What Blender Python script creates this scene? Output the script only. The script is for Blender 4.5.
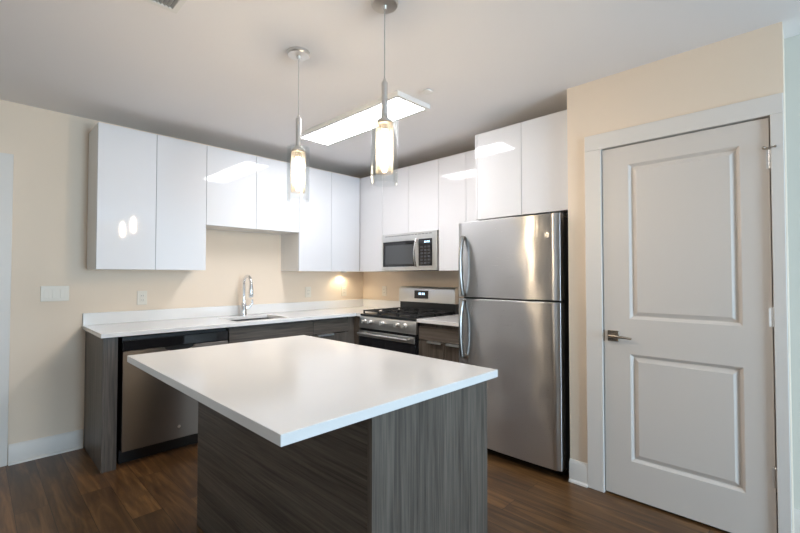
import bpy, bmesh, math, random
from mathutils import Vector, Matrix
random.seed(7)
PI = math.pi
scene = bpy.context.scene
COL = scene.collection
for o in list(bpy.data.objects):
    bpy.data.objects.remove(o)

# ------------------------------------------------------------------ camera
cam_d = bpy.data.cameras.new('camera')
cam_d.sensor_width = 36.0
cam_d.lens = 36.0 * 418.4 / 800.0
cam_d.clip_start = 0.05
cam = bpy.data.objects.new('camera', cam_d)
COL.objects.link(cam)
cam.location = (3.932, -3.368, 1.289)
cam.rotation_euler = (PI / 2 + 0.0223, 0.0, 0.7747)
scene.camera = cam

# ------------------------------------------------------------------ light
EXPOSURE = 0.66
scene.view_settings.view_transform = 'Standard'
scene.view_settings.look = 'None'
scene.view_settings.gamma = 1.0
scene.view_settings.use_curve_mapping = False
scene.view_settings.exposure = EXPOSURE

world = bpy.data.worlds.new('world')
scene.world = world
world.use_nodes = True
wn = world.node_tree.nodes
wn['Background'].inputs['Color'].default_value = (0.80, 0.90, 1.0, 1)
wn['Background'].inputs['Strength'].default_value = 1.2


def area_light(name, loc, rot, sx, sy, power, color):
    d = bpy.data.lights.new(name, 'AREA')
    d.shape = 'RECTANGLE'
    d.size, d.size_y = sx, sy
    d.energy = power
    d.color = color
    o = bpy.data.objects.new(name, d)
    COL.objects.link(o)
    o.location = loc
    o.rotation_euler = rot
    return o


# daylight entering through the tall window to the right of the photographer
area_light('window_daylight', (8.06, -2.12, 1.2), (0, PI / 2, 0), 1.95, 1.15, 145, (0.56, 0.78, 1.0))

LED_STRENGTH = 17.0
BULB_STRENGTH = 210.0
FILL_STRENGTH = 3.0
PUCK_POWER = 2.2

H = 2.493      # ceiling height


# ------------------------------------------------------------------ materials
def new_mat(name):
    m = bpy.data.materials.new(name)
    m.use_nodes = True
    return m, m.node_tree.nodes, m.node_tree.links, m.node_tree.nodes['Principled BSDF']


def plain(name, col, rough=0.5, metal=0.0, coat=0.0, spec=0.5, noise=0.0, nscale=30, bump=0.0):
    m, n, l, b = new_mat(name)
    b.inputs['Base Color'].default_value = (*col, 1)
    b.inputs['Roughness'].default_value = rough
    b.inputs['Metallic'].default_value = metal
    b.inputs['Specular IOR Level'].default_value = spec
    if coat:
        b.inputs['Coat Weight'].default_value = coat
        b.inputs['Coat Roughness'].default_value = 0.02
    if noise or bump:
        tc = n.new('ShaderNodeTexCoord')
        nz = n.new('ShaderNodeTexNoise')
        nz.inputs['Scale'].default_value = nscale
        nz.inputs['Detail'].default_value = 4
        l.new(tc.outputs['Object'], nz.inputs['Vector'])
        if noise:
            r = n.new('ShaderNodeMapRange')
            r.inputs['To Min'].default_value = 1 - noise
            r.inputs['To Max'].default_value = 1 + noise
            l.new(nz.outputs['Fac'], r.inputs['Value'])
            mx = n.new('ShaderNodeVectorMath')
            mx.operation = 'SCALE'
            mx.inputs[0].default_value = col
            l.new(r.outputs['Result'], mx.inputs['Scale'])
            l.new(mx.outputs['Vector'], b.inputs['Base Color'])
        if bump:
            bp = n.new('ShaderNodeBump')
            bp.inputs['Strength'].default_value = bump
            bp.inputs['Distance'].default_value = 0.002
            l.new(nz.outputs['Fac'], bp.inputs['Height'])
            l.new(bp.outputs['Normal'], b.inputs['Normal'])
    return m


def grain(name, axis, c0, c1, rough=0.45):
    """wood-look laminate, grain running along axis 0/1/2"""
    m, n, l, b = new_mat(name)
    tc = n.new('ShaderNodeTexCoord')
    mp = n.new('ShaderNodeMapping')
    s = [95.0, 95.0, 95.0]
    s[axis] = 2.6
    mp.inputs['Scale'].default_value = s
    l.new(tc.outputs['Object'], mp.inputs['Vector'])
    nz = n.new('ShaderNodeTexNoise')
    nz.inputs['Scale'].default_value = 1.0
    nz.inputs['Detail'].default_value = 6
    nz.inputs['Roughness'].default_value = 0.65
    nz.inputs['Distortion'].default_value = 0.6
    l.new(mp.outputs['Vector'], nz.inputs['Vector'])
    mp2 = n.new('ShaderNodeMapping')
    s2 = [14.0, 14.0, 14.0]
    s2[axis] = 0.9
    mp2.inputs['Scale'].default_value = s2
    l.new(tc.outputs['Object'], mp2.inputs['Vector'])
    n2 = n.new('ShaderNodeTexNoise')
    n2.inputs['Scale'].default_value = 1.0
    n2.inputs['Detail'].default_value = 3
    n2.inputs['Distortion'].default_value = 1.2
    l.new(mp2.outputs['Vector'], n2.inputs['Vector'])
    mix = n.new('ShaderNodeMix')
    mix.inputs['Factor'].default_value = 0.35
    l.new(nz.outputs['Fac'], mix.inputs['A'])
    l.new(n2.outputs['Fac'], mix.inputs['B'])
    r = n.new('ShaderNodeValToRGB')
    r.color_ramp.elements[0].position = 0.36
    r.color_ramp.elements[0].color = (*c0, 1)
    r.color_ramp.elements[1].position = 0.62
    r.color_ramp.elements[1].color = (*c1, 1)
    l.new(mix.outputs['Result'], r.inputs['Fac'])
    l.new(r.outputs['Color'], b.inputs['Base Color'])
    b.inputs['Roughness'].default_value = rough
    bp = n.new('ShaderNodeBump')
    bp.inputs['Strength'].default_value = 0.25
    bp.inputs['Distance'].default_value = 0.001
    l.new(nz.outputs['Fac'], bp.inputs['Height'])
    l.new(bp.outputs['Normal'], b.inputs['Normal'])
    return m


def steel(name, col=(0.60, 0.60, 0.60), rough=0.24, axis=2, wave=0.0, wscale=2.5, aniso=0.0, rot=0.0):
    m, n, l, b = new_mat(name)
    b.inputs['Metallic'].default_value = 1.0
    b.inputs['Base Color'].default_value = (*col, 1)
    tc = n.new('ShaderNodeTexCoord')
    mp = n.new('ShaderNodeMapping')
    s = [900.0, 900.0, 900.0]
    s[axis] = 8.0
    mp.inputs['Scale'].default_value = s
    l.new(tc.outputs['Object'], mp.inputs['Vector'])
    nz = n.new('ShaderNodeTexNoise')
    nz.inputs['Scale'].default_value = 1.0
    nz.inputs['Detail'].default_value = 2
    l.new(mp.outputs['Vector'], nz.inputs['Vector'])
    r = n.new('ShaderNodeMapRange')
    r.inputs['To Min'].default_value = rough - 0.05
    r.inputs['To Max'].default_value = rough + 0.07
    l.new(nz.outputs['Fac'], r.inputs['Value'])
    l.new(r.outputs['Result'], b.inputs['Roughness'])
    if aniso:
        b.inputs['Anisotropic'].default_value = aniso
        b.inputs['Anisotropic Rotation'].default_value = rot
        tg = n.new('ShaderNodeTangent')
        tg.direction_type = 'RADIAL'
        tg.axis = 'Z'
        l.new(tg.outputs['Tangent'], b.inputs['Tangent'])
    if wave:
        mp2 = n.new('ShaderNodeMapping')
        mp2.inputs['Scale'].default_value = (1.0, 1.0, 1.0)
        l.new(tc.outputs['Object'], mp2.inputs['Vector'])
        n2 = n.new('ShaderNodeTexNoise')
        n2.inputs['Scale'].default_value = wscale
        n2.inputs['Detail'].default_value = 1.0
        l.new(mp2.outputs['Vector'], n2.inputs['Vector'])
        bp = n.new('ShaderNodeBump')
        bp.inputs['Strength'].default_value = 1.0
        bp.inputs['Distance'].default_value = wave
        l.new(n2.outputs['Fac'], bp.inputs['Height'])
        l.new(bp.outputs['Normal'], b.inputs['Normal'])
    return m


def emit(name, col, strength):
    m, n, l, b = new_mat(name)
    b.inputs['Base Color'].default_value = (*col, 1)
    b.inputs['Emission Color'].default_value = (*col, 1)
    b.inputs['Emission Strength'].default_value = strength
    return m


def thin_glass(name, tint=(0.97, 0.98, 0.98), frost=0.0, amount=0.0):
    """clear pane or tube wall: see-through with a Fresnel sheen (and some white scatter when frosted)"""
    m, n, l, b = new_mat(name)
    n.remove(b)
    out = n['Material Output']
    tr = n.new('ShaderNodeBsdfTransparent')
    tr.inputs['Color'].default_value = (*tint, 1)
    gl = n.new('ShaderNodeBsdfGlossy')
    gl.inputs['Roughness'].default_value = 0.02 + frost
    fr = n.new('ShaderNodeLayerWeight')
    fr.inputs['Blend'].default_value = 0.30
    mr = n.new('ShaderNodeMapRange')
    mr.inputs['To Min'].default_value = 0.03
    mr.inputs['To Max'].default_value = 0.22
    l.new(fr.outputs['Fresnel'], mr.inputs['Value'])
    mx = n.new('ShaderNodeMixShader')
    l.new(mr.outputs['Result'], mx.inputs['Fac'])
    l.new(tr.outputs['BSDF'], mx.inputs[1])
    l.new(gl.outputs['BSDF'], mx.inputs[2])
    last = mx
    if amount:
        tl = n.new('ShaderNodeBsdfTranslucent')
        tl.inputs['Color'].default_value = (0.95, 0.93, 0.90, 1)
        m2 = n.new('ShaderNodeMixShader')
        m2.inputs['Fac'].default_value = amount
        l.new(mx.outputs['Shader'], m2.inputs[1])
        l.new(tl.outputs['BSDF'], m2.inputs[2])
        last = m2
    l.new(last.outputs['Shader'], out.inputs['Surface'])
    return m


def wood_floor():
    m, n, l, b = new_mat('walnut_stained_oak_floor')
    tc = n.new('ShaderNodeTexCoord')
    br = n.new('ShaderNodeTexBrick')
    br.offset = 0.37
    br.inputs['Scale'].default_value = 1.0
    br.inputs['Brick Width'].default_value = 1.35
    br.inputs['Row Height'].default_value = 0.145
    br.inputs['Mortar Size'].default_value = 0.0014
    br.inputs['Mortar Smooth'].default_value = 0.2
    br.inputs['Bias'].default_value = 0.0
    br.inputs['Color1'].default_value = (0.0, 0.0, 0.0, 1)
    br.inputs['Color2'].default_value = (1.0, 1.0, 1.0, 1)
    br.inputs['Mortar'].default_value = (0.5, 0.5, 0.5, 1)
    l.new(tc.outputs['Object'], br.inputs['Vector'])
    # per-plank offset for the figure
    mp = n.new('ShaderNodeMapping')
    mp.inputs['Scale'].default_value = (1.3, 15.0, 1.0)
    l.new(tc.outputs['Object'], mp.inputs['Vector'])
    sc = n.new('ShaderNodeVectorMath')
    sc.operation = 'SCALE'
    sc.inputs['Scale'].default_value = 37.0
    l.new(br.outputs['Color'], sc.inputs[0])
    ad = n.new('ShaderNodeVectorMath')
    ad.operation = 'ADD'
    l.new(mp.outputs['Vector'], ad.inputs[0])
    l.new(sc.outputs['Vector'], ad.inputs[1])
    nz = n.new('ShaderNodeTexNoise')
    nz.inputs['Scale'].default_value = 1.0
    nz.inputs['Detail'].default_value = 7
    nz.inputs['Roughness'].default_value = 0.6
    nz.inputs['Distortion'].default_value = 1.6
    l.new(ad.outputs['Vector'], nz.inputs['Vector'])
    r = n.new('ShaderNodeValToRGB')
    e = r.color_ramp.elements
    e[0].position, e[0].color = 0.28, (0.036, 0.016, 0.006, 1)
    e[1].position, e[1].color = 0.72, (0.215, 0.108, 0.038, 1)
    k = e.new(0.5)
    k.color = (0.100, 0.047, 0.016, 1)
    l.new(nz.outputs['Fac'], r.inputs['Fac'])
    # plank tone
    tone = n.new('ShaderNodeMapRange')
    tone.inputs['To Min'].default_value = 0.68
    tone.inputs['To Max'].default_value = 1.32
    l.new(br.outputs['Color'], tone.inputs['Value'])
    mu = n.new('ShaderNodeVectorMath')
    mu.operation = 'SCALE'
    l.new(r.outputs['Color'], mu.inputs[0])
    l.new(tone.outputs['Result'], mu.inputs['Scale'])
    mixm = n.new('ShaderNodeMix')
    mixm.data_type = 'RGBA'
    l.new(br.outputs['Fac'], mixm.inputs['Factor'])
    l.new(mu.outputs['Vector'], mixm.inputs[6])
    mixm.inputs[7].default_value = (0.012, 0.006, 0.003, 1)
    l.new(mixm.outputs[2], b.inputs['Base Color'])
    b.inputs['Roughness'].default_value = 0.32
    bp = n.new('ShaderNodeBump')
    bp.inputs['Strength'].default_value = 0.2
    bp.inputs['Distance'].default_value = 0.001
    l.new(nz.outputs['Fac'], bp.inputs['Height'])
    l.new(bp.outputs['Normal'], b.inputs['Normal'])
    return m


WALL = plain('cream_wall_paint', (0.80, 0.672, 0.535), 0.6, noise=0.015, nscale=6, bump=0.05)
SIDEWALL = plain('pale_grey_wall_paint', (0.66, 0.66, 0.60), 0.6, bump=0.05)
CEIL = plain('white_ceiling_paint', (0.85, 0.83, 0.825), 0.8, bump=0.05)
TRIM = plain('white_trim_paint', (0.73, 0.69, 0.64), 0.45)
DOORP = plain('white_door_paint', (0.67, 0.615, 0.56), 0.45)
GLOSS = plain('white_gloss_lacquer', (0.73, 0.73, 0.745), 0.05, coat=0.4)
CABSIDE = plain('white_melamine', (0.74, 0.72, 0.69), 0.4)
QUARTZ = plain('white_quartz', (0.80, 0.785, 0.765), 0.13, noise=0.008, nscale=160)
FLOOR = wood_floor()
LAM0, LAM1 = (0.040, 0.031, 0.024), (0.145, 0.119, 0.096)
LAM = [grain('grey_brown_laminate_' + 'xyz'[a], a, LAM0, LAM1) for a in range(3)]
STEEL = steel('brushed_steel')
STEEL_H = steel('brushed_steel_horizontal', axis=0, col=(0.66, 0.65, 0.63), rough=0.30)
FRIDGE_ST = steel('fridge_steel', col=(0.50, 0.495, 0.49), rough=0.29, axis=0, wave=0.022, wscale=2.6, aniso=1.0, rot=0.25)
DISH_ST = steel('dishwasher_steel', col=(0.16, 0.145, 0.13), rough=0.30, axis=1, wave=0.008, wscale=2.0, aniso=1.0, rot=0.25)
HANDLE_ST = steel('fridge_handle_steel', col=(0.33, 0.31, 0.29), rough=0.28)
CHROME = plain('chrome', (0.80, 0.80, 0.81), 0.06, 1.0)
NICKEL = plain('satin_nickel', (0.74, 0.72, 0.69), 0.30, 1.0)
PULL = plain('satin_chrome', (0.86, 0.85, 0.83), 0.35, 1.0)
NICKEL_DK = plain('aged_nickel', (0.42, 0.37, 0.31), 0.25, 1.0)
BLACKGL = plain('black_glass', (0.012, 0.012, 0.014), 0.06)
BLACK = plain('black_enamel', (0.012, 0.012, 0.012), 0.3)
IRON = plain('cast_iron', (0.020, 0.020, 0.020), 0.55, bump=0.2, nscale=200)
DARKCASE = plain('charcoal_case', (0.030, 0.030, 0.032), 0.45)
WHITEPL = plain('white_plastic', (0.78, 0.77, 0.74), 0.35)
PLATE = plain('ivory_plastic', (0.78, 0.72, 0.62), 0.4)
GREYMETAL = plain('grey_painted_grille', (0.55, 0.53, 0.49), 0.5)
GLASS = thin_glass('clear_glass')
FROST = thin_glass('etched_glass', (0.96, 0.91, 0.84), 0.2, 0.012)
PANE = thin_glass('window_pane')
LEDM = emit('led_diffuser', (0.98, 0.97, 1.0), LED_STRENGTH)
BULBM = emit('warm_bulb', (1.0, 0.86, 0.69), BULB_STRENGTH)
FILLM = emit('fill_lamp', (1.0, 0.86, 0.68), FILL_STRENGTH)
PUCKM = emit('puck_lens', (1.0, 0.86, 0.62), 12.0)
DISPM = emit('clock_digits', (0.55, 0.80, 1.0), 1.6)
SCREW = plain('steel_screw', (0.45, 0.45, 0.45), 0.3, 1.0)


# ------------------------------------------------------------------ mesh builder
class MB:
    """collects solids given in world metres, then links them as ONE mesh object"""

    def __init__(self):
        self.bm = bmesh.new()

    def box(self, x0, x1, y0, y1, z0, z1):
        m = Matrix.Translation(((x0 + x1) / 2, (y0 + y1) / 2, (z0 + z1) / 2)) @ \
            Matrix.Diagonal((abs(x1 - x0), abs(y1 - y0), abs(z1 - z0), 1))
        bmesh.ops.create_cube(self.bm, size=1.0, matrix=m)
        return self

    def cyl(self, a, b, r0, r1=None, seg=24, cap=True):
        a, b = Vector(a), Vector(b)
        r1 = r0 if r1 is None else r1
        d = b - a
        q = d.to_track_quat('Z', 'Y').to_matrix().to_4x4()
        bmesh.ops.create_cone(self.bm, cap_ends=cap, segments=seg, radius1=r0, radius2=r1,
                              depth=d.length, matrix=Matrix.Translation((a + b) / 2) @ q)
        return self

    def ball(self, c, r, sx=1, sy=1, sz=1):
        bmesh.ops.create_uvsphere(self.bm, u_segments=20, v_segments=12, radius=r,
                                  matrix=Matrix.Translation(c) @ Matrix.Diagonal((sx, sy, sz, 1)))
        return self

    def lathe(self, c, prof, seg=32, axis='Z', closed=False):
        rings = []
        for r, h in prof:
            ring = []
            for k in range(seg):
                t = 2 * PI * k / seg
                u, v = r * math.cos(t), r * math.sin(t)
                p = {'Z': (u, v, h), 'Y': (u, h, v), 'X': (h, u, v)}[axis]
                ring.append(self.bm.verts.new(Vector(c) + Vector(p)))
            rings.append(ring)
        n = len(rings)
        for i in range(n if closed else n - 1):
            A, B = rings[i], rings[(i + 1) % n]
            for k in range(seg):
                self.bm.faces.new((A[k], A[(k + 1) % seg], B[(k + 1) % seg], B[k]))
        if not closed:
            if prof[0][0] > 1e-5:
                self.bm.faces.new(list(reversed(rings[0])))
            if prof[-1][0] > 1e-5:
                self.bm.faces.new(rings[-1])
        return self

    def tube(self, pts, r, seg=12, sx=1.0):
        """round bar swept along points; r may be a list"""
        pts = [Vector(p) for p in pts]
        rs = r if isinstance(r, (list, tuple)) else [r] * len(pts)
        prev = None
        up = None
        for i, p in enumerate(pts):
            t = (pts[min(i + 1, len(pts) - 1)] - pts[max(i - 1, 0)]).normalized()
            if up is None:
                up = Vector((0, 0, 1)) if abs(t.z) < 0.9 else Vector((1, 0, 0))
            s = t.cross(up).normalized()
            up = s.cross(t).normalized()
            ring = [self.bm.verts.new(p + s * rs[i] * sx * math.cos(2 * PI * k / seg) + up * rs[i] * math.sin(2 * PI * k / seg))
                    for k in range(seg)]
            if prev:
                for k in range(seg):
                    self.bm.faces.new((prev[k], prev[(k + 1) % seg], ring[(k + 1) % seg], ring[k]))
            else:
                self.bm.faces.new(list(reversed(ring)))
            prev = ring
        self.bm.faces.new(prev)
        return self

    def cells(self, us, vs, keep, w0, w1, axis='Z'):
        """slab of grid cells (holes allowed); axis is the thickness direction"""
        V = {}

        def vert(i, j, k):
            if (i, j, k) not in V:
                u, v, w = us[i], vs[j], (w0, w1)[k]
                V[(i, j, k)] = self.bm.verts.new({'Z': (u, v, w), 'Y': (u, w, v), 'X': (w, u, v)}[axis])
            return V[(i, j, k)]
        K = {(i, j) for i in range(len(us) - 1) for j in range(len(vs) - 1) if keep(i, j)}
        for i, j in K:
            q = [(i, j), (i + 1, j), (i + 1, j + 1), (i, j + 1)]
            self.bm.faces.new([vert(a, b, 1) for a, b in q])
            self.bm.faces.new([vert(a, b, 0) for a, b in reversed(q)])
            for (di, dj), (a, b) in (((0, -1), (0, 1)), ((1, 0), (1, 2)), ((0, 1), (2, 3)), ((-1, 0), (3, 0))):
                if (i + di, j + dj) not in K:
                    A, B = q[a], q[b]
                    self.bm.faces.new((vert(*A, 0), vert(*B, 0), vert(*B, 1), vert(*A, 1)))
        return self

    def prism(self, poly, a, b, axis='X'):
        """extrude a closed outline along an axis"""
        def P(u, v, w):
            return {'X': (w, u, v), 'Y': (u, w, v), 'Z': (u, v, w)}[axis]
        A = [self.bm.verts.new(P(u, v, a)) for u, v in poly]
        B = [self.bm.verts.new(P(u, v, b)) for u, v in poly]
        n = len(poly)
        self.bm.faces.new(A)
        self.bm.faces.new(list(reversed(B)))
        for i in range(n):
            self.bm.faces.new((A[i], B[i], B[(i + 1) % n], A[(i + 1) % n]))
        return self

    def build(self, name, mat, parent=None, bevel=0.0, seg=2, origin=None, sharp=35):
        bmesh.ops.recalc_face_normals(self.bm, faces=self.bm.faces)
        off = Vector((0, 0, 0))
        if parent is not None:
            q = parent
            while q is not None:
                off += Vector(q.location)
                q = q.parent
        org = Vector(origin) if origin else off
        bmesh.ops.translate(self.bm, verts=self.bm.verts, vec=-org)
        for f in self.bm.faces:
            f.smooth = True
        me = bpy.data.meshes.new(name)
        self.bm.to_mesh(me)
        self.bm.free()
        me.set_sharp_from_angle(angle=math.radians(sharp))
        me.materials.append(mat)
        o = bpy.data.objects.new(name, me)
        COL.objects.link(o)
        if parent is not None:
            o.parent = parent
        o.location = org - off
        if bevel:
            md = o.modifiers.new('bevel', 'BEVEL')
            md.width = bevel
            md.segments = seg
            md.limit_method = 'ANGLE'
            md.angle_limit = math.radians(40)
            md.harden_normals = True
        return o


def tag(o, label=None, cat=None, group=None, kind=None):
    if label:
        o['label'] = label
    if cat:
        o['category'] = cat
    if group:
        o['group'] = group
    if kind:
        o['kind'] = kind
    return o


def thing(name, loc, label, cat, group=None):
    o = bpy.data.objects.new(name, None)
    o.empty_display_size = 0.05
    COL.objects.link(o)
    o.location = loc
    return tag(o, label, cat, group)


def B(x0, x1, y0, y1, z0, z1):
    return MB().box(x0, x1, y0, y1, z0, z1)


def struct(o, label=None, cat=None):
    return tag(o, label, cat, kind='structure')


# ------------------------------------------------------------------ the room
XC, YC, XD = 2.832, -0.706, 3.858            # closet wall: left corner, face, right corner
XE, YE, YS = 8.00, -0.50, -6.50              # far right wall, wall right of the closet, wall behind
struct(B(-0.12, XE + 0.12, YS - 0.12, 0.12, -0.10, 0.0).build('floor', FLOOR), 'dark walnut-toned plank floor', 'floor')
struct(B(-0.12, XE + 0.12, YS - 0.12, 0.12, H, H + 0.10).build('ceiling', CEIL), 'flat white ceiling', 'ceiling')
DL0, DL1 = -4.05, -3.27                      # doorway in the left wall
NW0, NW1 = -5.95, -5.55                      # unseen narrow window, added for a bright streak on the fridge
m = MB().cells([YS - 0.12, NW0, NW1, DL0, DL1, 0.12], [0, 0.25, 2.04, H],
               lambda i, j: not (i == 3 and j < 2) and not (i == 1 and j == 1), -0.12, 0.0, 'X')
struct(m.build('wall_left', WALL), 'cream wall behind the sink run', 'wall')
struct(B(0.0, XD, 0.0, 0.12, 0, H).build('wall_back', WALL), 'cream wall behind the range', 'wall')
# closet wall with its door opening and its two returns
OX0, OX1 = 3.026, 3.820
m = MB().cells([XC, OX0, OX1, XD], [0, 2.066, H], lambda i, j: not (i == 1 and j == 0), YC, YC + 0.10, 'Y')
m.box(XC, XC + 0.10, YC + 0.10, 0.0, 0, H)
m.box(XD - 0.03, XD, YC + 0.10, 0.0, 0, H)
struct(m.build('wall_right', WALL), 'cream wall around the white panel door', 'wall')
struct(B(XD, XE + 0.12, YE, YE + 0.12, 0, H).build('wall_side', SIDEWALL), 'pale grey wall past the closet corner', 'wall')
WY0, WY1, WZ0, WZ1 = -2.74, -1.50, 0.12, 2.25   # tall window in the far right wall
m = MB().cells([YS - 0.12, WY0, WY1, YE], [0, WZ0, WZ1, H], lambda i, j: not (i == 1 and j == 1), XE, XE + 0.12, 'X')
struct(m.build('wall_far', WALL), 'cream wall with a tall window', 'wall')
BX0, BX1, BZ1 = 2.4, 4.4, 2.15               # unseen balcony glazing, added for daylight and steel reflections
m = MB().cells([-0.12, BX0, BX1, XE], [0, 0.04, BZ1, H],
               lambda i, j: not (i == 1 and j == 1), YS - 0.12, YS, 'Y')
struct(m.build('wall_front', WALL), 'cream wall with added balcony glazing', 'wall')


def window_unit(name, u0, u1, v0, v1, w, axis, mull):
    m = MB()
    f = 0.05

    def bx(a0, a1, b0, b1, d=0.04):
        if axis == 'X':
            m.box(w - d, w + d, a0, a1, b0, b1)
        else:
            m.box(a0, a1, w - d, w + d, b0, b1)
    bx(u0, u1, v0, v0 + f)
    bx(u0, u1, v1 - f, v1)
    bx(u0, u0 + f, v0 + f, v1 - f)
    bx(u1 - f, u1, v0 + f, v1 - f)
    for c in mull:
        bx(c - 0.03, c + 0.03, v0 + f, v1 - f)
    o = struct(m.build(name, TRIM, bevel=0.004))
    p = MB()
    if axis == 'X':
        p.box(w - 0.004, w + 0.004, u0 + 0.02, u1 - 0.02, v0 + 0.02, v1 - 0.02)
    else:
        p.box(u0 + 0.02, u1 - 0.02, w - 0.004, w + 0.004, v0 + 0.02, v1 - 0.02)
    p.build('window_glass', PANE, o)
    return o


tag(window_unit('window_1', WY0, WY1, WZ0, WZ1, XE + 0.03, 'X', []), 'white-framed wide window', 'window')
tag(window_unit('added_window_2', BX0, BX1, 0.04, BZ1, YS - 0.06, 'Y', [3.4]), 'added white-framed balcony glazing, unseen, letting in daylight', 'window')
tag(window_unit('added_window_3', NW0, NW1, 0.25, 2.04, -0.06, 'X', []), 'added narrow white-framed window, unseen, for the fridge reflection', 'window')


# baseboards with a small cap step
def baseboard(name, runs):
    m = MB()
    for (axis, w, d, a, b) in runs:      # wall face coordinate w, outward direction d
        prof = [(w, 0.0), (w + d * 0.016, 0.0), (w + d * 0.016, 0.112), (w + d * 0.010, 0.128), (w + d * 0.006, 0.136), (w, 0.136)]
        shoe = [(w + d * 0.016, 0.0), (w + d * 0.028, 0.0), (w + d * 0.026, 0.010), (w + d * 0.016, 0.018)]
        for q in (prof, shoe):
            m.prism(q, a, b, 'Y' if axis == 'x' else 'X')
    return struct(m.build(name, TRIM))


baseboard('baseboard_left', [('x', 0.0, 1, -3.178, -2.768)])
baseboard('baseboard_front_left', [('x', 0.0, 1, YS, DL0 - 0.092)])
baseboard('baseboard_right', [('y', YC, -1, XC, 2.945)])
baseboard('baseboard_side', [('y', YE, -1, XD, XE)])
baseboard('baseboard_far', [('x', XE, -1, YS, YE)])


def casing(name, axis, w, d, a0, a1, top, cw=0.088):
    """flat door casing with a back band around an opening"""
    m = MB()
    t, t2 = 0.018, 0.024

    def piece(u0, u1, v0, v1, th):
        if axis == 'X':
            m.box(min(w, w + d * th), max(w, w + d * th), u0, u1, v0, v1)
        else:
            m.box(u0, u1, min(w, w + d * th), max(w, w + d * th), v0, v1)
    return m, piece, t, t2


# casing of the closet door (its right leg is cut narrow by the corner)
m, pc, t, t2 = casing('trim_1', 'Y', YC, -1, OX0, OX1, 2.066)
pc(2.945, 3.040, 0.0, 2.055, t)
pc(3.808, XD - 0.002, 0.0, 2.055, t)
pc(2.945, XD - 0.002, 2.055, 2.150, t)
# jambs lining the opening
m.box(OX0, 3.040, YC, YC + 0.10, 0, 2.066)
m.box(3.808, OX1, YC, YC + 0.10, 0, 2.066)
m.box(3.040, 3.808, YC, YC + 0.10, 2.055, 2.066)
struct(m.build('trim_1', TRIM, bevel=0.003), 'white casing around the panel door', 'trim')
m, pc, t, t2 = casing('trim_2', 'X', 0.0, 1, DL0, DL1, 2.04)
pc(DL1 - 0.005, DL1 + 0.088, 0.0, 2.127, t)
pc(DL0 - 0.088, DL0 + 0.005, 0.0, 2.127, t)
pc(DL0 + 0.005, DL1 - 0.005, 2.035, 2.127, t)
m.box(-0.12, 0.0, DL1 - 0.018, DL1, 0, 2.04)
m.box(-0.12, 0.0, DL0, DL0 + 0.018, 0, 2.04)
m.box(-0.12, 0.0, DL0 + 0.018, DL1 - 0.018, 2.022, 2.04)
struct(m.build('trim_2', TRIM, bevel=0.003), 'white casing at the left frame edge', 'trim')


# panel door leaf: flat rails and stiles, two moulded raised panels
def panel_leaf(name, x0, x1, z0, z1, yf, panels, thick=0.035, mat=DOORP):
    bm = bmesh.new()
    xs = [x0, panels[0][0], panels[0][1], x1]
    zs = [z0] + [v for p in sorted(panels, key=lambda p: p[2]) for v in (p[2], p[3])] + [z1]
    grid = [[bm.verts.new((x, yf, z)) for z in zs] for x in xs]
    pf = []
    for i in range(len(xs) - 1):
        for j in range(len(zs) - 1):
            f = bm.faces.new((grid[i][j], grid[i + 1][j], grid[i + 1][j + 1], grid[i][j + 1]))
            if i == 1 and j % 2 == 1:
                pf.append(f)
    bm.normal_update()
    for f in pf:
        bmesh.ops.inset_individual(bm, faces=[f], thickness=0.012, depth=-0.006)
        bmesh.ops.inset_individual(bm, faces=[f], thickness=0.010, depth=-0.008)
        bmesh.ops.inset_individual(bm, faces=[f], thickness=0.006, depth=0.0)
        bmesh.ops.inset_individual(bm, faces=[f], thickness=0.030, depth=0.011)
    # sides and back
    ext = bmesh.ops.extrude_edge_only(bm, edges=[e for e in bm.edges if e.is_boundary])
    vs = [v for v in ext['geom'] if isinstance(v, bmesh.types.BMVert)]
    bmesh.ops.translate(bm, verts=vs, vec=(0, thick, 0))
    be = [e for e in bm.edges if e.is_boundary]
    bmesh.ops.contextual_create(bm, geom=be)
    mb = MB()
    mb.bm.free()
    mb.bm = bm
    o = mb.build(name, mat, origin=((x0 + x1) / 2, yf + thick / 2, z0), sharp=6)
    return o


YL = YC - 0.002
door = struct(panel_leaf('door_1', 3.045, 3.803, 0.012, 2.048, YL,
                         [(3.185, 3.693, 0.226, 0.838), (3.185, 3.693, 1.040, 1.938)]),
              'white two-panel interior door', 'door')
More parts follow.
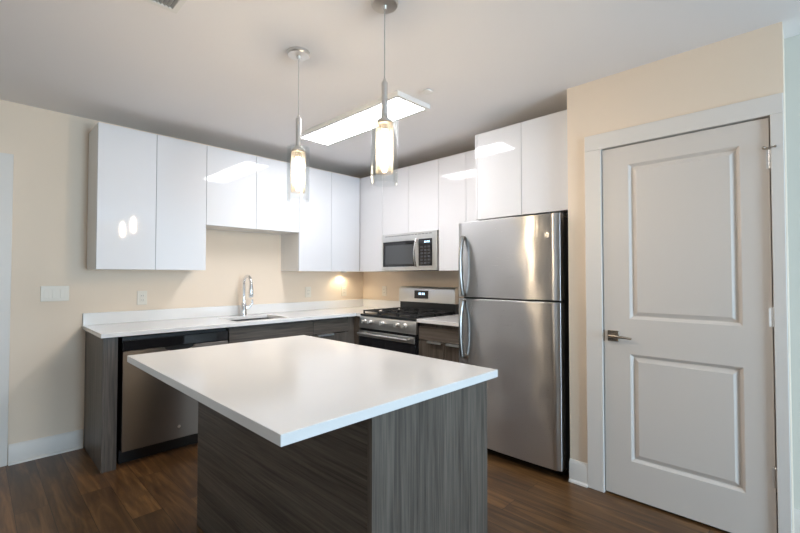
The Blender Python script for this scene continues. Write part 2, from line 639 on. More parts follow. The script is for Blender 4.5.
# lever set
hs = B(3.066, 3.128, YL - 0.009, YL, 0.903, 0.967).build('door_handle', NICKEL_DK, door, bevel=0.003)
tag(hs, 'aged nickel lever on a square rose')
m = MB().cyl((3.094, YL - 0.009, 0.935), (3.094, YL - 0.045, 0.935), 0.011)
m.tube([(3.084, YL - 0.045, 0.936), (3.115, YL - 0.047, 0.937), (3.16, YL - 0.047, 0.934), (3.205, YL - 0.045, 0.931)],
       [0.010, 0.0095, 0.008, 0.006], seg=12)
m.build('lever', NICKEL_DK, hs)
B(3.041, 3.047, YL - 0.003, YL + 0.004, 0.900, 0.966).build('latch_plate', NICKEL_DK, door)
for i, z in enumerate((1.847, 1.091, 0.338)):
    m = MB()
    for k in range(5):
        m.cyl((3.8055, YL - 0.006, z - 0.045 + k * 0.018 + 0.0007), (3.8055, YL - 0.006, z - 0.045 + (k + 1) * 0.018 - 0.0007), 0.0062, seg=14)
    m.box(3.790, 3.8055, YL - 0.0015, YL + 0.001, z - 0.045, z + 0.045)
    m.cyl((3.8055, YL - 0.006, z + 0.045), (3.8055, YL - 0.006, z + 0.050), 0.0068, 0.004, seg=14)
    hg = m.build('hinge', NICKEL, door)
    if i == 0:      # hinge-pin stop on the top hinge
        m = MB().box(3.785, 3.828, YL - 0.016, YL - 0.004, z + 0.050, z + 0.056)
        m.cyl((3.790, YL - 0.012, z + 0.053), (3.784, YL - 0.026, z + 0.053), 0.004)
        m.cyl((3.824, YL - 0.012, z + 0.053), (3.826, YL - 0.024, z + 0.053), 0.004)
        m.ball((3.784, YL - 0.027, z + 0.053), 0.007).ball((3.826, YL - 0.025, z + 0.053), 0.006)
        m.build('door_stop', NICKEL_DK, hg)
# door in the left wall, edge of the frame
bm_door = panel_leaf('door_2', DL0 + 0.022, DL1 - 0.022, 0.012, 2.018, 0.0,
                     [(DL0 + 0.16, DL1 - 0.16, 0.226, 0.838), (DL0 + 0.16, DL1 - 0.16, 1.04, 1.90)])
bm_door.rotation_euler = (0, 0, PI / 2)
bm_door.location = (-0.05, (DL0 + DL1) / 2, 0.012)
struct(bm_door, 'white panel door in the left wall', 'door')


# ------------------------------------------------------------------ upper cabinets
ZB, ZT, ZS = 1.338, 2.380, 1.716
UD = 0.327          # carcass depth
DT = 0.019          # door thickness
G = 0.0016


def upper_left(y0, y1, zb, splits, label, x0=0.001):
    r = thing('upper_cabinet', (UD / 2, (y0 + y1) / 2, zb), label, 'cabinet', 'white gloss upper cabinets')
    B(x0, UD - 0.002, y0 + 0.0008, y1 - 0.0008, zb, ZT).build('body', CABSIDE, r, bevel=0.001)
    ys = [y0] + splits + [y1]
    for a, b in zip(ys[:-1], ys[1:]):
        B(UD, UD + DT, a + G, b - G, zb - 0.002, ZT).build('cabinet_door', GLOSS, r, bevel=0.0015)
    return r


def upper_back(x0, x1, zb, splits, label, depth=UD, zt=ZT, door0=None):
    r = thing('upper_cabinet', ((x0 + x1) / 2, -depth / 2, zb), label, 'cabinet', 'white gloss upper cabinets')
    B(x0 + 0.0008, x1 - 0.0008, -depth + 0.002, -0.001, zb, zt).build('body', CABSIDE, r, bevel=0.001)
    xs = [x0 if door0 is None else door0] + splits + [x1]
    for a, b in zip(xs[:-1], xs[1:]):
        B(a + G, b - G, -depth - DT, -depth, zb - 0.002, zt).build('cabinet_door', GLOSS, r, bevel=0.0015)
    return r


upper_left(-2.762, -2.012, ZB, [-2.387], 'tall white gloss wall cabinet at the left end, above the dishwasher')
upper_left(-2.012, -1.124, ZS, [-1.572], 'short white gloss wall cabinet above the sink faucet')
upper_left(-1.124, -0.3475, ZB, [-0.735], 'tall white gloss wall cabinet between sink cabinet and room corner')
upper_back(0.001, 0.712, ZB, [], 'white gloss corner wall cabinet just left of the microwave', door0=0.348)
upper_back(0.712, 1.476, ZS, [1.094], 'short white gloss wall cabinet directly above the microwave')
upper_back(1.476, 2.092, ZB, [1.785], 'tall white gloss wall cabinet between microwave and fridge')
r = upper_back(2.110, XC - 0.003, 1.722, [2.482], 'deep white gloss cabinet above the refrigerator', depth=0.638)
B(2.093, 2.1085, -0.657, -0.001, 1.722, ZT).build('side_panel', GLOSS, r, bevel=0.001)

# puck light under the cabinet near the corner
r = thing('puck_light', (0.085, -0.36, ZB - 0.012), 'small lit puck light under the wall cabinet by the room corner', 'light')
MB().lathe((0.085, -0.36, ZB - 0.012), [(0.026, 0), (0.034, 0.0), (0.034, 0.012), (0.026, 0.012)], closed=True).build('housing', WHITEPL, r)
MB().cyl((0.085, -0.36, ZB - 0.009), (0.085, -0.36, ZB - 0.005), 0.0255).build('lens', PUCKM, r)
d = bpy.data.lights.new('puck_beam', 'SPOT')
d.energy = PUCK_POWER
d.color = (1.0, 0.84, 0.58)
d.spot_size = math.radians(150)
d.spot_blend = 0.6
d.shadow_soft_size = 0.02
lo = bpy.data.objects.new('puck_beam', d)
COL.objects.link(lo)
lo.parent = r
lo.location = (0, 0, -0.006)

# ------------------------------------------------------------------ base cabinets, left run
CT0, CT1 = 0.884, 0.914
B(0.001, 0.612, -2.762, -2.678, 0.0, CT0 - 0.0005).build('end_panel', LAM[2], None, bevel=0.0015, origin=(0.3, -2.72, 0))
tag(bpy.data.objects['end_panel'], 'grey-brown wood-grain end panel at the left of the dishwasher', 'panel')


def bar_pull(m, a, b, out):
    """edge pull: slim rail bent over the top of a door; a,b are ends, out the outward direction"""
    a, b, o = Vector(a), Vector(b), Vector(out)
    lo = [min(a[i], b[i], (a + o * 0.030)[i], (b + o * 0.030)[i]) for i in range(3)]
    hi = [max(a[i], b[i], (a + o * 0.030)[i], (b + o * 0.030)[i]) for i in range(3)]
    m.box(lo[0], hi[0], lo[1], hi[1], a.z, a.z + 0.004)
    e0, e1 = a + o * 0.026, b + o * 0.026
    lo = [min(e0[i], e1[i], (e0 + o * 0.004)[i], (e1 + o * 0.004)[i]) for i in range(3)]
    hi = [max(e0[i], e1[i], (e0 + o * 0.004)[i], (e1 + o * 0.004)[i]) for i in range(3)]
    m.box(lo[0], hi[0], lo[1], hi[1], a.z - 0.012, a.z)
    return m


def base_left(y0, y1, doors, label, xf=0.612, pulls=()):
    r = thing('base_cabinet', (0.3, (y0 + y1) / 2, 0), label, 'cabinet', 'grey-brown base cabinets')
    # open-topped carcass so the sink bowl hangs inside it
    m = MB().box(0.001, xf - 0.022, y0 + 0.0005, y0 + 0.018, 0.10, CT0 - 0.001)
    m.box(0.001, xf - 0.022, y1 - 0.018, y1 - 0.0005, 0.10, CT0 - 0.001)
    m.box(0.001, xf - 0.022, y0 + 0.018, y1 - 0.018, 0.10, 0.118)
    m.box(0.001, 0.012, y0 + 0.018, y1 - 0.018, 0.118, CT0 - 0.001)
    m.box(xf - 0.040, xf - 0.022, y0 + 0.018, y1 - 0.018, CT0 - 0.06, CT0 - 0.001)
    m.build('body', LAM[2], r)
    B(xf - 0.085, xf - 0.068, y0 + 0.001, y1 - 0.001, 0.0, 0.10).build('toe_kick', BLACK, r)
    f = B(xf - 0.0205, xf, y0 + 0.002, y1 - 0.002, 0.737, 0.862).build('drawer_front', LAM[1], r, bevel=0.001)
    ys = doors
    for a, b in zip(ys[:-1], ys[1:]):
        dd = B(xf - 0.0205, xf, a + 0.002, b - 0.002, 0.106, 0.728).build('cabinet_door', LAM[2], r, bevel=0.001)
        for (p, q) in pulls:
            if a <= p and q <= b:
                bar_pull(MB(), (xf - 0.012, p, 0.7285), (xf - 0.012, q, 0.7285), (1, 0, 0)).build('pull', PULL, dd)
    return r


base_left(-1.928, -1.135, [-1.928, -1.5315, -1.135], 'grey-brown wood-grain base cabinet under the sink',
          pulls=((-1.715, -1.555), (-1.508, -1.348)))
base_left(-1.134, -0.722, [-1.134, -0.722], 'grey-brown drawer base cabinet right of the sink, chrome pull',
          pulls=((-1.086, -0.905),))
r = B(0.012, 0.606, -0.721, -0.010, 0.0, CT0 - 0.001).build('corner_cabinet', LAM[2], None, bevel=0.001, origin=(0.3, -0.36, 0))
tag(r, 'grey-brown blind corner base cabinet between drawer base and range', 'cabinet', 'grey-brown base cabinets')
r = B(0.607, 0.7125, -0.6385, -0.010, 0.0, CT0 - 0.001).build('filler_panel', LAM[2], None, bevel=0.001, origin=(0.66, -0.3, 0))
tag(r, 'narrow grey-brown filler panel left of the range', 'panel')

# base cabinet between range and fridge
X0, X1, YF = 1.482, 1.998, -0.632
r = thing('base_cabinet', ((X0 + X1) / 2, -0.3, 0), 'grey-brown base cabinet between range and fridge, two chrome pulls', 'cabinet', 'grey-brown base cabinets')
B(X0, X1, YF + 0.022, -0.003, 0.10, CT0 - 0.001).build('body', LAM[2], r, bevel=0.001)
B(X0 + 0.001, X1 - 0.001, YF + 0.068, YF + 0.085, 0.0, 0.10).build('toe_kick', BLACK, r)
B(X0 + 0.002, X1 - 0.002, YF, YF + 0.0205, 0.737, 0.848).build('drawer_front', LAM[0], r, bevel=0.001)
for a, b, p, q in ((X0, 1.768, 1.588, 1.742), (1.768, X1, 1.793, 1.945)):
    dd = B(a + 0.002, b - 0.002, YF, YF + 0.0205, 0.106, 0.728).build('cabinet_door', LAM[2], r, bevel=0.001)
    bar_pull(MB(), (p, YF + 0.012, 0.7285), (q, YF + 0.012, 0.7285), (0, -1, 0)).build('pull', PULL, dd)

# ------------------------------------------------------------------ worktops
SX0, SX1, SY0, SY1 = 0.150, 0.560, -1.84, -1.355
wt = thing('worktop', (0.33, -1.4, CT0), 'white quartz worktop along the left wall with the sink cut-out', 'worktop')
xs = [0.001, SX0, SX1, 0.657, 0.713]
ys = [-2.781, SY0, SY1, -0.655, -0.001]


def keep(i, j):
    if i == 3:
        return j == 3
    return not (i == 1 and j == 1)


MB().cells(xs, ys, keep, CT0, CT1).build('slab', QUARTZ, wt, bevel=0.002)
BSG = 'low quartz upstands along the walls'
tag(B(0.001, 0.021, -2.781, -0.001, CT1 + 0.0005, 1.006).build('backsplash', QUARTZ, None, bevel=0.0015, origin=(0.011, -1.39, CT1)),
    'long low white quartz upstand on the left wall behind the faucet', 'backsplash', BSG)
tag(B(0.0215, 0.713, -0.021, -0.001, CT1 + 0.0005, 1.006).build('backsplash', QUARTZ, None, bevel=0.0015, origin=(0.37, -0.011, CT1)),
    'short low white quartz upstand from room corner to range', 'backsplash', BSG)
wt = thing('worktop', (1.75, -0.33, CT0), 'small white quartz worktop between range and refrigerator', 'worktop')
B(1.480, 2.000, -0.657, -0.001, CT0, CT1).build('slab', QUARTZ, wt, bevel=0.002)
tag(B(1.480, 2.000, -0.021, -0.001, CT1 + 0.0005, 1.006).build('backsplash', QUARTZ, None, bevel=0.0015, origin=(1.75, -0.011, CT1)),
    'short low white quartz upstand between range and refrigerator', 'backsplash', BSG)

# ------------------------------------------------------------------ sink and faucet
sk = thing('sink', ((SX0 + SX1) / 2, (SY0 + SY1) / 2, 0.70), 'stainless steel undermount sink in the white worktop', 'sink')
a0, a1, b0, b1 = SX0 - 0.004, SX1 + 0.004, SY0 - 0.004, SY1 + 0.004
m = MB().cells([a0 - 0.018, a0, a1, a1 + 0.018], [b0 - 0.018, b0, b1, b1 + 0.018], lambda i, j: not (i == 1 and j == 1), CT0 - 0.003, CT0 - 0.0005)
m.box(a0 - 0.002, a0, b0, b1, 0.70, CT0 - 0.002)
m.box(a1, a1 + 0.002, b0, b1, 0.70, CT0 - 0.002)
m.box(a0, a1, b0 - 0.002, b0, 0.70, CT0 - 0.002)
m.box(a0, a1, b1, b1 + 0.002, 0.70, CT0 - 0.002)
m.box(a0, a1, b0, b1, 0.698, 0.70)
m.build('bowl', STEEL, sk)
MB().lathe(((a0 + a1) / 2, (b0 + b1) / 2, 0.7005), [(0.0, 0.001), (0.03, 0.001), (0.042, 0.004), (0.045, 0.0)]).build('drain', CHROME, sk)

FX, FY = 0.095, -1.565
fc = thing('faucet', (FX, FY, CT1), 'chrome gooseneck pull-down faucet behind the sink', 'faucet')
MB().lathe((FX, FY, CT1), [(0.030, 0.0), (0.030, 0.006), (0.028, 0.012), (0.026, 0.03), (0.026, 0.115), (0.019, 0.125), (0.0, 0.126)]).build('base', CHROME, fc)
pts = [(FX, FY, CT1 + 0.12), (FX, FY, CT1 + 0.20), (FX, FY, 1.21)]
R = 0.077
for k in range(1, 13):
    t = PI * k / 12
    pts.append((FX + R - R * math.cos(t), FY - 0.004 * k / 12, 1.21 + R * math.sin(t)))
MB().tube(pts, 0.0145, seg=14).build('spout', CHROME, fc)
hx = FX + 2 * R
MB().lathe((hx, FY - 0.004, 1.09), [(0.0, 0.0), (0.020, 0.0), (0.023, 0.01), (0.021, 0.07), (0.016, 0.11), (0.0145, 0.122)]).build('spray_head', CHROME, fc)
m = MB().cyl((FX, FY, CT1 + 0.075), (FX + 0.012, FY + 0.045, CT1 + 0.080), 0.016)
m.tube([(FX + 0.012, FY + 0.045, CT1 + 0.082), (FX + 0.022, FY + 0.075, CT1 + 0.11), (FX + 0.026, FY + 0.072, CT1 + 0.150)], [0.013, 0.011, 0.008])
m.build('handle', CHROME, fc)

# ------------------------------------------------------------------ dishwasher
dw = thing('dishwasher', (0.3, -2.295, 0), 'stainless steel dishwasher with a black control strip under the worktop', 'dishwasher')
D0, D1 = -2.652, -1.936
B(0.03, 0.585, D0 + 0.004, D1 - 0.004, 0.10, 0.868).build('tub', DARKCASE, dw)
B(0.47, 0.53, D0 + 0.004, D1 - 0.004, 0.0, 0.10).build('toe_kick', BLACK, dw)
B(0.585, 0.618, D0, D1, 0.780, 0.850).build('control_strip', BLACKGL, dw, bevel=0.004)
# steel door with a scooped pocket handle in its top edge
yc = (D0 + D1) / 2
top = [(D0, 0.105), (D1, 0.105), (D1, 0.776)]
for k in range(11):
    t = PI * k / 10
    top.append((yc + 0.10 * math.cos(t), 0.776 - 0.034 * math.sin(t) ** 0.7))
top.append((D0, 0.776))
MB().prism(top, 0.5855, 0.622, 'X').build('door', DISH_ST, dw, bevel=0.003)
B(0.5853, 0.606, yc - 0.115, yc + 0.115, 0.735, 0.7795).build('pocket_handle', BLACK, dw)
MB().cyl((0.622, yc + 0.0, 0.19), (0.6232, yc + 0.0, 0.19), 0.011).build('badge', NICKEL, dw)

# ------------------------------------------------------------------ range
R0, R1 = 0.7145, 1.4755
rg = thing('gas_range', ((R0 + R1) / 2, -0.33, 0), 'stainless steel gas range with black grates and oven door', 'range')
B(R0, R1, -0.630, -0.03, 0.03, 0.895).build('body', DARKCASE, rg, bevel=0.003)
for x in (R0 + 0.05, R1 - 0.05):
    for y in (-0.58, -0.10):
        MB().cyl((x, y, 0.0), (x, y, 0.03), 0.018).build('levelling_foot', BLACK, rg)
m = MB().cells([R0, R1], [-0.650, -0.03], lambda i, j: True, 0.895, 0.914)
m.build('cooktop', BLACK, rg, bevel=0.006)
# slanted control panel
cp = MB().prism([(-0.632, 0.775), (-0.662, 0.775), (-0.668, 0.80), (-0.652, 0.888), (-0.632, 0.894)], R0 + 0.001, R1 - 0.001, 'X').build('control_panel', STEEL_H, rg, bevel=0.002)
for i, fx in enumerate((0.105, 0.215, 0.44, 0.70, 0.82)):
    x = R0 + fx * (R1 - R0)
    n = Vector((0, -0.985, 0.17)).normalized()
    c = Vector((x, -0.660, 0.838))
    m = MB().cyl(c, c + n * 0.010, 0.026, 0.024)
    m.cyl(c + n * 0.010, c + n * 0.036, 0.021, 0.018)
    m.box(x - 0.003, x + 0.003, c.y - 0.042, c.y - 0.030, c.z - 0.012, c.z + 0.026)
    m.build('knob', NICKEL, cp)
B(R0 + 0.002, R1 - 0.002, -0.645, -0.631, 0.760, 0.775).build('vent_gap', BLACK, rg)
od = MB().cells([R0 + 0.003, R0 + 0.02, R1 - 0.02, R1 - 0.003], [0.205, 0.225, 0.735, 0.755], lambda i, j: True, -0.668, -0.631, 'Y').build('oven_door', BLACKGL, rg, bevel=0.003)
B(R0 + 0.003, R1 - 0.003, -0.674, -0.6685, 0.694, 0.754).build('door_trim', STEEL_H, od, bevel=0.002)
m = MB().tube([(R0 + 0.05, -0.722, 0.728), (R1 - 0.05, -0.722, 0.728)], 0.013, seg=14)
for x in (R0 + 0.07, R1 - 0.07):
    m.cyl((x, -0.670, 0.728), (x, -0.722, 0.728), 0.009)
m.build('door_handle', STEEL_H, od)
B(R0 + 0.003, R1 - 0.003, -0.660, -0.631, 0.045, 0.198).build('drawer', STEEL_H, rg, bevel=0.003)
# backguard: black lower part, steel upper box with rounded top
MB().prism([(-0.030, 0.900), (-0.082, 0.900), (-0.082, 1.012), (-0.030, 1.012)], R0 + 0.004, R1 - 0.004, 'X').build('lower_backguard', BLACK, rg, bevel=0.002)
bgp = MB().prism([(-0.030, 1.013), (-0.100, 1.013), (-0.094, 1.150), (-0.080, 1.172), (-0.030, 1.176)], R0, R1, 'X').build('backguard', STEEL_H, rg, bevel=0.003)
m = MB().prism([(-0.098, 1.052), (-0.1022, 1.052), (-0.0985, 1.136), (-0.094, 1.136)], 0.945, 1.135, 'X')
dp = m.build('display', BLACKGL, bgp)
m = MB()
for k, x in enumerate((1.010, 1.030, 1.056, 1.076)):
    m.box(x, x + 0.011, -0.1024, -0.1006, 1.092, 1.114)
m.build('clock_glow', DISPM, dp)
# burners and grates
for i, (bx, by, br) in enumerate(((0.155, -0.49, 0.045), (0.155, -0.20, 0.036), (0.381, -0.34, 0.050), (0.607, -0.49, 0.040), (0.607, -0.20, 0.045))):
    x = R0 + bx
    m = MB().lathe((x, by, 0.914), [(br + 0.014, 0.0), (br + 0.012, 0.006), (br, 0.008), (br, 0.014), (0.0, 0.016)])
    m.build('burner', IRON, rg)
for i in range(3):
    xa = R0 + 0.022 + i * 0.241
    xb = xa + 0.234
    m = MB()
    zt0, zt1 = 0.936, 0.948
    for x in (xa, xb - 0.012):
        m.box(x, x + 0.012, -0.628, -0.095, zt0, zt1)
    for y in (-0.628, -0.107):
        m.box(xa + 0.012, xb - 0.012, y, y + 0.012, zt0, zt1)
    m.box(xa + 0.012, xb - 0.012, -0.369, -0.357, zt0, zt1)
    xm = (xa + xb) / 2
    for yb in (-0.49, -0.22):
        m.box(xm - 0.005, xm + 0.005, yb - 0.11, yb - 0.03, zt0 + 0.002, zt1 + 0.003)
        m.box(xm - 0.005, xm + 0.005, yb + 0.03, yb + 0.11, zt0 + 0.002, zt1 + 0.003)
        m.box(xa + 0.012, xm - 0.035, yb - 0.005, yb + 0.005, zt0 + 0.002, zt1 + 0.003)
        m.box(xm + 0.035, xb - 0.012, yb - 0.005, yb + 0.005, zt0 + 0.002, zt1 + 0.003)
    for x in (xa, xb - 0.012):
        for y in (-0.628, -0.369, -0.107):
            m.box(x, x + 0.012, y, y + 0.012, 0.914, zt0)
    m.build('grate', IRON, rg, bevel=0.0015)

# ------------------------------------------------------------------ microwave
mw = thing('microwave', ((R0 + R1) / 2, -0.2, ZB), 'stainless steel over-range microwave under the short cabinet', 'microwave')
M0, M1 = 0.7155, 1.4745
Z0, Z1 = 1.340, 1.711
B(M0 + 0.003, M1 - 0.003, -0.328, -0.002, Z0, Z1).build('case', DARKCASE, mw, bevel=0.002)
XS = 1.236
fr = MB().cells([M0, 0.740, 1.190, M1 - 0.006], [Z0 + 0.002, 1.381, 1.636, Z1], lambda i, j: not (i == 1 and j == 1), -0.362, -0.329, 'Y').build('door', STEEL_H, mw, bevel=0.003)
gl = B(0.7405, 1.1895, -0.358, -0.3295, 1.3815, 1.6355).build('window', BLACKGL, fr, bevel=0.002)
B(0.775, 1.160, -0.3588, -0.3581, 1.405, 1.600).build('viewing_screen', plain('mesh_screen', (0.07, 0.075, 0.08), 0.15), gl)
pts = []
for k in range(13):
    t = k / 12
    pts.append((1.213, -0.372 - 0.026 * math.sin(PI * t), 1.380 + t * 0.262))
MB().tube(pts, 0.0095, seg=12).cyl((1.213, -0.362, 1.384), (1.213, -0.375, 1.384), 0.010).cyl((1.213, -0.362, 1.638), (1.213, -0.375, 1.638), 0.010).build('handle', STEEL, fr)
kp = B(1.243, 1.412, -0.3655, -0.3622, 1.385, 1.644).build('control_panel', BLACKGL, mw, bevel=0.0015)
m = MB()
BTN = plain('keypad_button', (0.055, 0.055, 0.06), 0.4)
for rr in range(6):
    for cc in range(3):
        m.box(1.268 + cc * 0.045, 1.298 + cc * 0.045, -0.3662, -0.3656, 1.402 + rr * 0.031, 1.420 + rr * 0.031)
m.build('keypad', BTN, kp)
m = MB()
for k, x in enumerate((1.318, 1.334, 1.355, 1.371)):
    m.box(x, x + 0.010, -0.3662, -0.3656, 1.606, 1.622)
m.build('clock_glow', DISPM, kp)
m = MB()
for k in range(14):
    x = M0 + 0.06 + k * 0.046
    m.box(x, x + 0.034, -0.3628, -0.3621, 1.690, 1.695)
m.build('vent_slot', DARKCASE, fr)

# ------------------------------------------------------------------ refrigerator
F0, F1 = 2.006, 2.802
fg = thing('refrigerator', ((F0 + F1) / 2, -0.4, 0), 'tall stainless steel top-freezer refrigerator with dark sides', 'refrigerator')
B(F0 + 0.006, F1 - 0.004, -0.690, -0.035, 0.035, 1.676).build('case', DARKCASE, fg, bevel=0.004)
B(F0 + 0.02, F1 - 0.02, -0.680, -0.640, 0.003, 0.035).build('toe_grille', BLACK, fg)
B(F0 + 0.008, F1 - 0.004, -0.7005, -0.690, 0.06, 1.684).build('gasket', BLACK, fg)


def fridge_door(name, z0, z1):
    """door skin, gently crowned across its width with rounded long edges"""
    n = 28
    out = []
    for k in range(n + 1):
        u = k / n
        x = F0 + u * (F1 - F0)
        e = min(u, 1 - u) * (F1 - F0)
        edge = 0.012 * (1 - min(1.0, e / 0.012)) ** 2
        out.append((x, -0.782 + 0.013 * (2 * u - 1) ** 2 + edge))
    poly = out + [(F1, -0.701), (F0, -0.701)]
    return MB().prism(poly, z0, z1, 'Z').build(name, FRIDGE_ST, fg, bevel=0.004)


fz = fridge_door('freezer_door', 1.130, 1.692)
fd = fridge_door('fresh_food_door', 0.058, 1.119)
B(F1 - 0.07, F1 - 0.005, -0.75, -0.65, 1.6925, 1.702).build('hinge_cover', DARKCASE, fg, bevel=0.003)


def bow_handle(z_far, z_near, parent):
    """broad flat bar bowing off the door; wide foot at the far end, slim at the seam"""
    pts, rs = [], []
    for k in range(17):
        t = k / 16
        z = z_far + (z_near - z_far) * t
        y = -0.776 - 0.046 * math.sin(PI * min(1, 0.10 + 0.86 * t)) ** 0.55
        pts.append((F0 + 0.066, y, z))
        rs.append(0.0135)
    m = MB().tube(pts, rs, seg=12, sx=1.6)
    m.cyl((F0 + 0.066, -0.770, pts[0][2]), (F0 + 0.066, pts[0][1] - 0.006, pts[0][2]), 0.016)
    m.cyl((F0 + 0.066, -0.770, pts[-1][2]), (F0 + 0.066, pts[-1][1] - 0.006, pts[-1][2]), 0.014)
    m.build('handle', HANDLE_ST, parent)


bow_handle(1.575, 1.150, fz)
bow_handle(0.690, 1.098, fd)
# round maker's badge: ring with a looping script mark
m = MB().cyl((2.722, -0.7735, 1.553), (2.722, -0.7785, 1.553), 0.019, seg=32)
bd = m.build('badge', HANDLE_ST, fz)
m = MB()
m.lathe((2.722, -0.7787, 1.553), [(0.0155, 0), (0.0175, 0), (0.0175, -0.001), (0.0155, -0.001)], axis='Y', closed=True)
for s in (-1, 1):
    pts = []
    for k in range(15):
        t = k / 14 * 1.7 * PI
        rr = 0.0062 - 0.0024 * k / 14
        pts.append((2.722 + s * 0.0065 + rr * math.cos(t + 0.6), -0.7789, 1.553 + rr * 1.3 * math.sin(t + 0.6)))
    m.tube(pts, 0.0009, seg=6)
m.build('badge_mark', WHITEPL, bd)

# ------------------------------------------------------------------ island
isl = thing('kitchen_island', (2.33, -2.35, 0), 'grey-brown kitchen island with a white quartz top overhanging towards the camera', 'island')
I0, I1, IY0, IY1 = 1.642, 3.000, -2.534, -1.917
B(I0, I1 - 0.022, IY0 + 0.020, IY1 - 0.022, 0.0, CT0 - 0.0005).build('body', LAM[2], isl)
tag(B(I0, I1 - 0.022, IY0, IY0 + 0.0195, 0.0, CT0 - 0.0005).build('back_panel', grain('dark_laminate_x', 0, LAM0, LAM1), isl, bevel=0.001),
    'long panel under the overhang with level grain')
tag(B(I1 - 0.0215, I1, IY0, IY1, 0.0, CT0 - 0.0005).build('end_panel', LAM[2], isl, bevel=0.001), 'end panel with upright grain')
for k in range(3):
    a = I0 + 0.002 + k * (I1 - 0.024 - I0) / 3
    b = a + (I1 - 0.024 - I0) / 3 - 0.003
    dr = B(a, b, IY1 - 0.0215, IY1 - 0.002, 0.737, 0.862).build('drawer_front', LAM[0], isl, bevel=0.001)
    dd = B(a, b, IY1 - 0.0215, IY1 - 0.002, 0.10, 0.728).build('cabinet_door', LAM[2], isl, bevel=0.001)
    bar_pull(MB(), (a + 0.12, IY1 - 0.014, 0.7285), (b - 0.12, IY1 - 0.014, 0.7285), (0, 1, 0)).build('pull', PULL, dd)
B(1.631, 3.034, -2.853, -1.890, CT0, CT1).build('countertop', QUARTZ, isl, bevel=0.002)


# ------------------------------------------------------------------ pendants
def pendant(x, y, label):
    r = thing('pendant_light', (x, y, H), label, 'pendant light', 'pendants above the island')
    MB().lathe((x, y, H), [(0.060, -0.001), (0.060, -0.016), (0.056, -0.021), (0.012, -0.023), (0.009, -0.040), (0.0, -0.041)]).build('canopy', NICKEL, r)
    MB().cyl((x, y, H - 0.03), (x, y, 2.135), 0.0022, seg=8).build('cord', plain('clear_cord', (0.45, 0.44, 0.42), 0.3), r)
    MB().lathe((x, y, 0), [(0.0, 2.150), (0.006, 2.150), (0.0075, 2.140), (0.0135, 2.132), (0.0135, 1.985), (0.020, 1.974), (0.030, 1.968), (0.033, 1.964), (0.033, 1.950), (0.014, 1.948), (0.014, 1.920), (0.0, 1.920)]).build('stem', NICKEL, r, sharp=20)
    # clear outer cylinder, thick wall, top plate holding it to the stem
    MB().lathe((x, y, 0), [(0.0215, 1.9755), (0.060, 1.9755), (0.060, 1.688), (0.0565, 1.688), (0.0565, 1.971), (0.0215, 1.971)], seg=48, closed=True).build('glass_shade', GLASS, r)
    MB().lathe((x, y, 0), [(0.0335, 1.955), (0.0385, 1.955), (0.0385, 1.735), (0.036, 1.735), (0.036, 1.945), (0.0335, 1.945)], seg=40, closed=True).build('inner_shade', FROST, r)
    MB().lathe((x, y, 0), [(0.0, 1.765), (0.010, 1.768), (0.015, 1.785), (0.016, 1.86), (0.013, 1.905), (0.011, 1.9195), (0.0, 1.9195)], seg=20).build('bulb', BULBM, r)


pendant(1.985, -2.158, 'clear glass cylinder pendant farther from the camera, left of the two')
pendant(2.618, -2.122, 'clear glass cylinder pendant nearer the camera, right of the two')

# ------------------------------------------------------------------ ceiling fittings
LX0, LX1, LY0, LY1 = 0.835, 2.044, -1.462, -1.133
lp = thing('ceiling_light', ((LX0 + LX1) / 2, (LY0 + LY1) / 2, H), 'long rectangular lit panel light on the ceiling', 'ceiling light')
MB().cells([LX0, LX0 + 0.03, LX1 - 0.03, LX1], [LY0, LY0 + 0.03, LY1 - 0.03, LY1], lambda i, j: not (i == 1 and j == 1), H - 0.033, H - 0.0005).build('frame', WHITEPL, lp, bevel=0.002)
B(LX0 + 0.0302, LX1 - 0.0302, LY0 + 0.0302, LY1 - 0.0302, H - 0.030, H - 0.024).build('diffuser', LEDM, lp)

r = thing('sprinkler_cover', (2.183, -1.324, H), 'small round white cap on the ceiling beside the panel light', 'sprinkler')
MB().lathe((2.183, -1.324, H), [(0.020, -0.0005), (0.020, -0.012), (0.036, -0.012), (0.034, -0.017), (0.0, -0.019)]).build('cap', WHITEPL, r)

r = thing('ceiling_vent', (2.04, -2.81, H), 'louvred air vent in the ceiling at the top left edge', 'vent')
V0, V1, VY0, VY1 = 1.885, 2.24, -2.895, -2.735
MB().cells([V0, V0 + 0.025, V1 - 0.025, V1], [VY0, VY0 + 0.025, VY1 - 0.025, VY1], lambda i, j: not (i == 1 and j == 1), H - 0.010, H - 0.0005).build('frame', WHITEPL, r, bevel=0.002)
B(V0 + 0.0255, V1 - 0.0255, VY0 + 0.0255, VY1 - 0.0255, H - 0.002, H - 0.0005).build('duct_opening', BLACK, r)
for k in range(7):
    y = VY0 + 0.032 + k * 0.0155
    MB().prism([(y, H - 0.003), (y + 0.009, H - 0.010), (y + 0.0105, H - 0.010), (y + 0.0015, H - 0.003)], V0 + 0.0258, V1 - 0.0258, 'X').build('louvre', GREYMETAL, r)

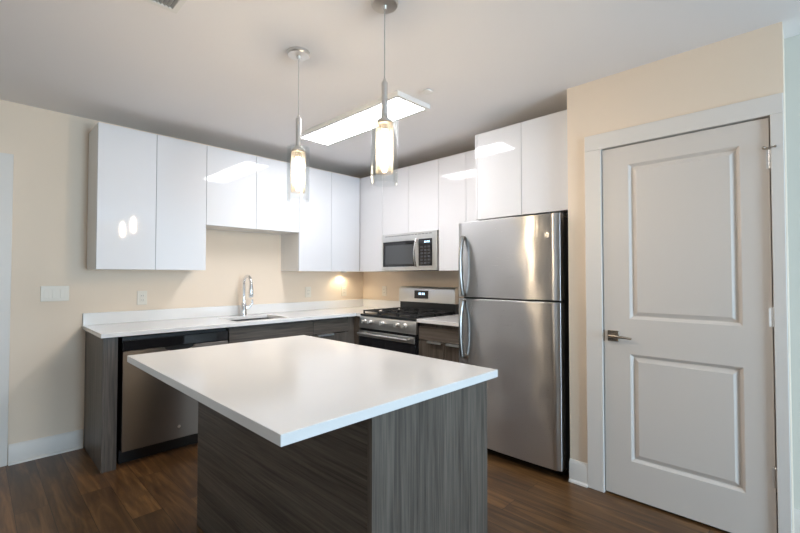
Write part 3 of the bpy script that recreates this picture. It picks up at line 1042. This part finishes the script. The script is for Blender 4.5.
# added fill lights shaped as ceiling cans, unseen behind the camera
for i, (x, y, lb) in enumerate(((1.1, -4.6, 'added can-shaped fill light behind the camera, nearer the left wall'),
                                (3.9, -4.6, 'added can-shaped fill light behind the camera, nearer the far right wall'))):
    r = thing('fill_light', (x, y, H), lb, 'ceiling light', 'added fill lights behind the camera')
    MB().lathe((x, y, H), [(0.060, -0.0005), (0.080, -0.0005), (0.078, -0.006), (0.060, -0.008)], closed=True).build('ring', WHITEPL, r)
    MB().cyl((x, y, H - 0.0045), (x, y, H - 0.001), 0.0595).build('fill_disc', FILLM, r)


# ------------------------------------------------------------------ switches and outlets
def plate_left(y, z, w, h, label, name, cat, gangs, kind, group=None):
    r = thing(name, (0.0, y, z), label, cat, group)
    B(0.0003, 0.0065, y - w / 2, y + w / 2, z - h / 2, z + h / 2).build('cover_plate', PLATE, r, bevel=0.0025)
    for k in range(gangs):
        c = y + (k - (gangs - 1) / 2) * 0.046
        ins = B(0.0066, 0.0095, c - 0.0165, c + 0.0165, z - 0.033, z + 0.033).build('rocker' if kind == 's' else 'receptacle', PLATE, r, bevel=0.002)
        if kind == 'o':
            for dz in (-0.018, 0.018):
                for dy in (-0.007, 0.007):
                    B(0.0094, 0.0098, c + dy - 0.001, c + dy + 0.001, z + dz - 0.005, z + dz + 0.005).build('slot', DARKCASE, ins)


plate_left(-2.945, 1.160, 0.162, 0.112, 'white three-gang rocker switch plate on the left wall', 'light_switch', 'switch', 3, 's')
OG = 'white outlets above the worktop'
plate_left(-2.389, 1.108, 0.072, 0.114, 'white wall outlet above the dishwasher end of the worktop', 'wall_outlet', 'outlet', 1, 'o', OG)
plate_left(-0.793, 1.111, 0.072, 0.114, 'white wall outlet under the tall cabinet right of the faucet', 'wall_outlet', 'outlet', 1, 'o', OG)
plate_left(-0.297, 1.109, 0.072, 0.114, 'white wall outlet beneath the lit puck light', 'wall_outlet', 'outlet', 1, 'o', OG)
x, z = 0.382, 1.112
r = thing('wall_outlet', (x, 0, z), 'white wall outlet on the back wall just left of the range', 'outlet', OG)
B(x - 0.036, x + 0.036, -0.0065, -0.0003, z - 0.057, z + 0.057).build('cover_plate', PLATE, r, bevel=0.0025)
ins = B(x - 0.0165, x + 0.0165, -0.0095, -0.0066, z - 0.033, z + 0.033).build('receptacle', PLATE, r, bevel=0.002)
for dz in (-0.018, 0.018):
    for dx in (-0.007, 0.007):
        B(x + dx - 0.001, x + dx + 0.001, -0.0098, -0.0094, z + dz - 0.005, z + dz + 0.005).build('slot', DARKCASE, ins)
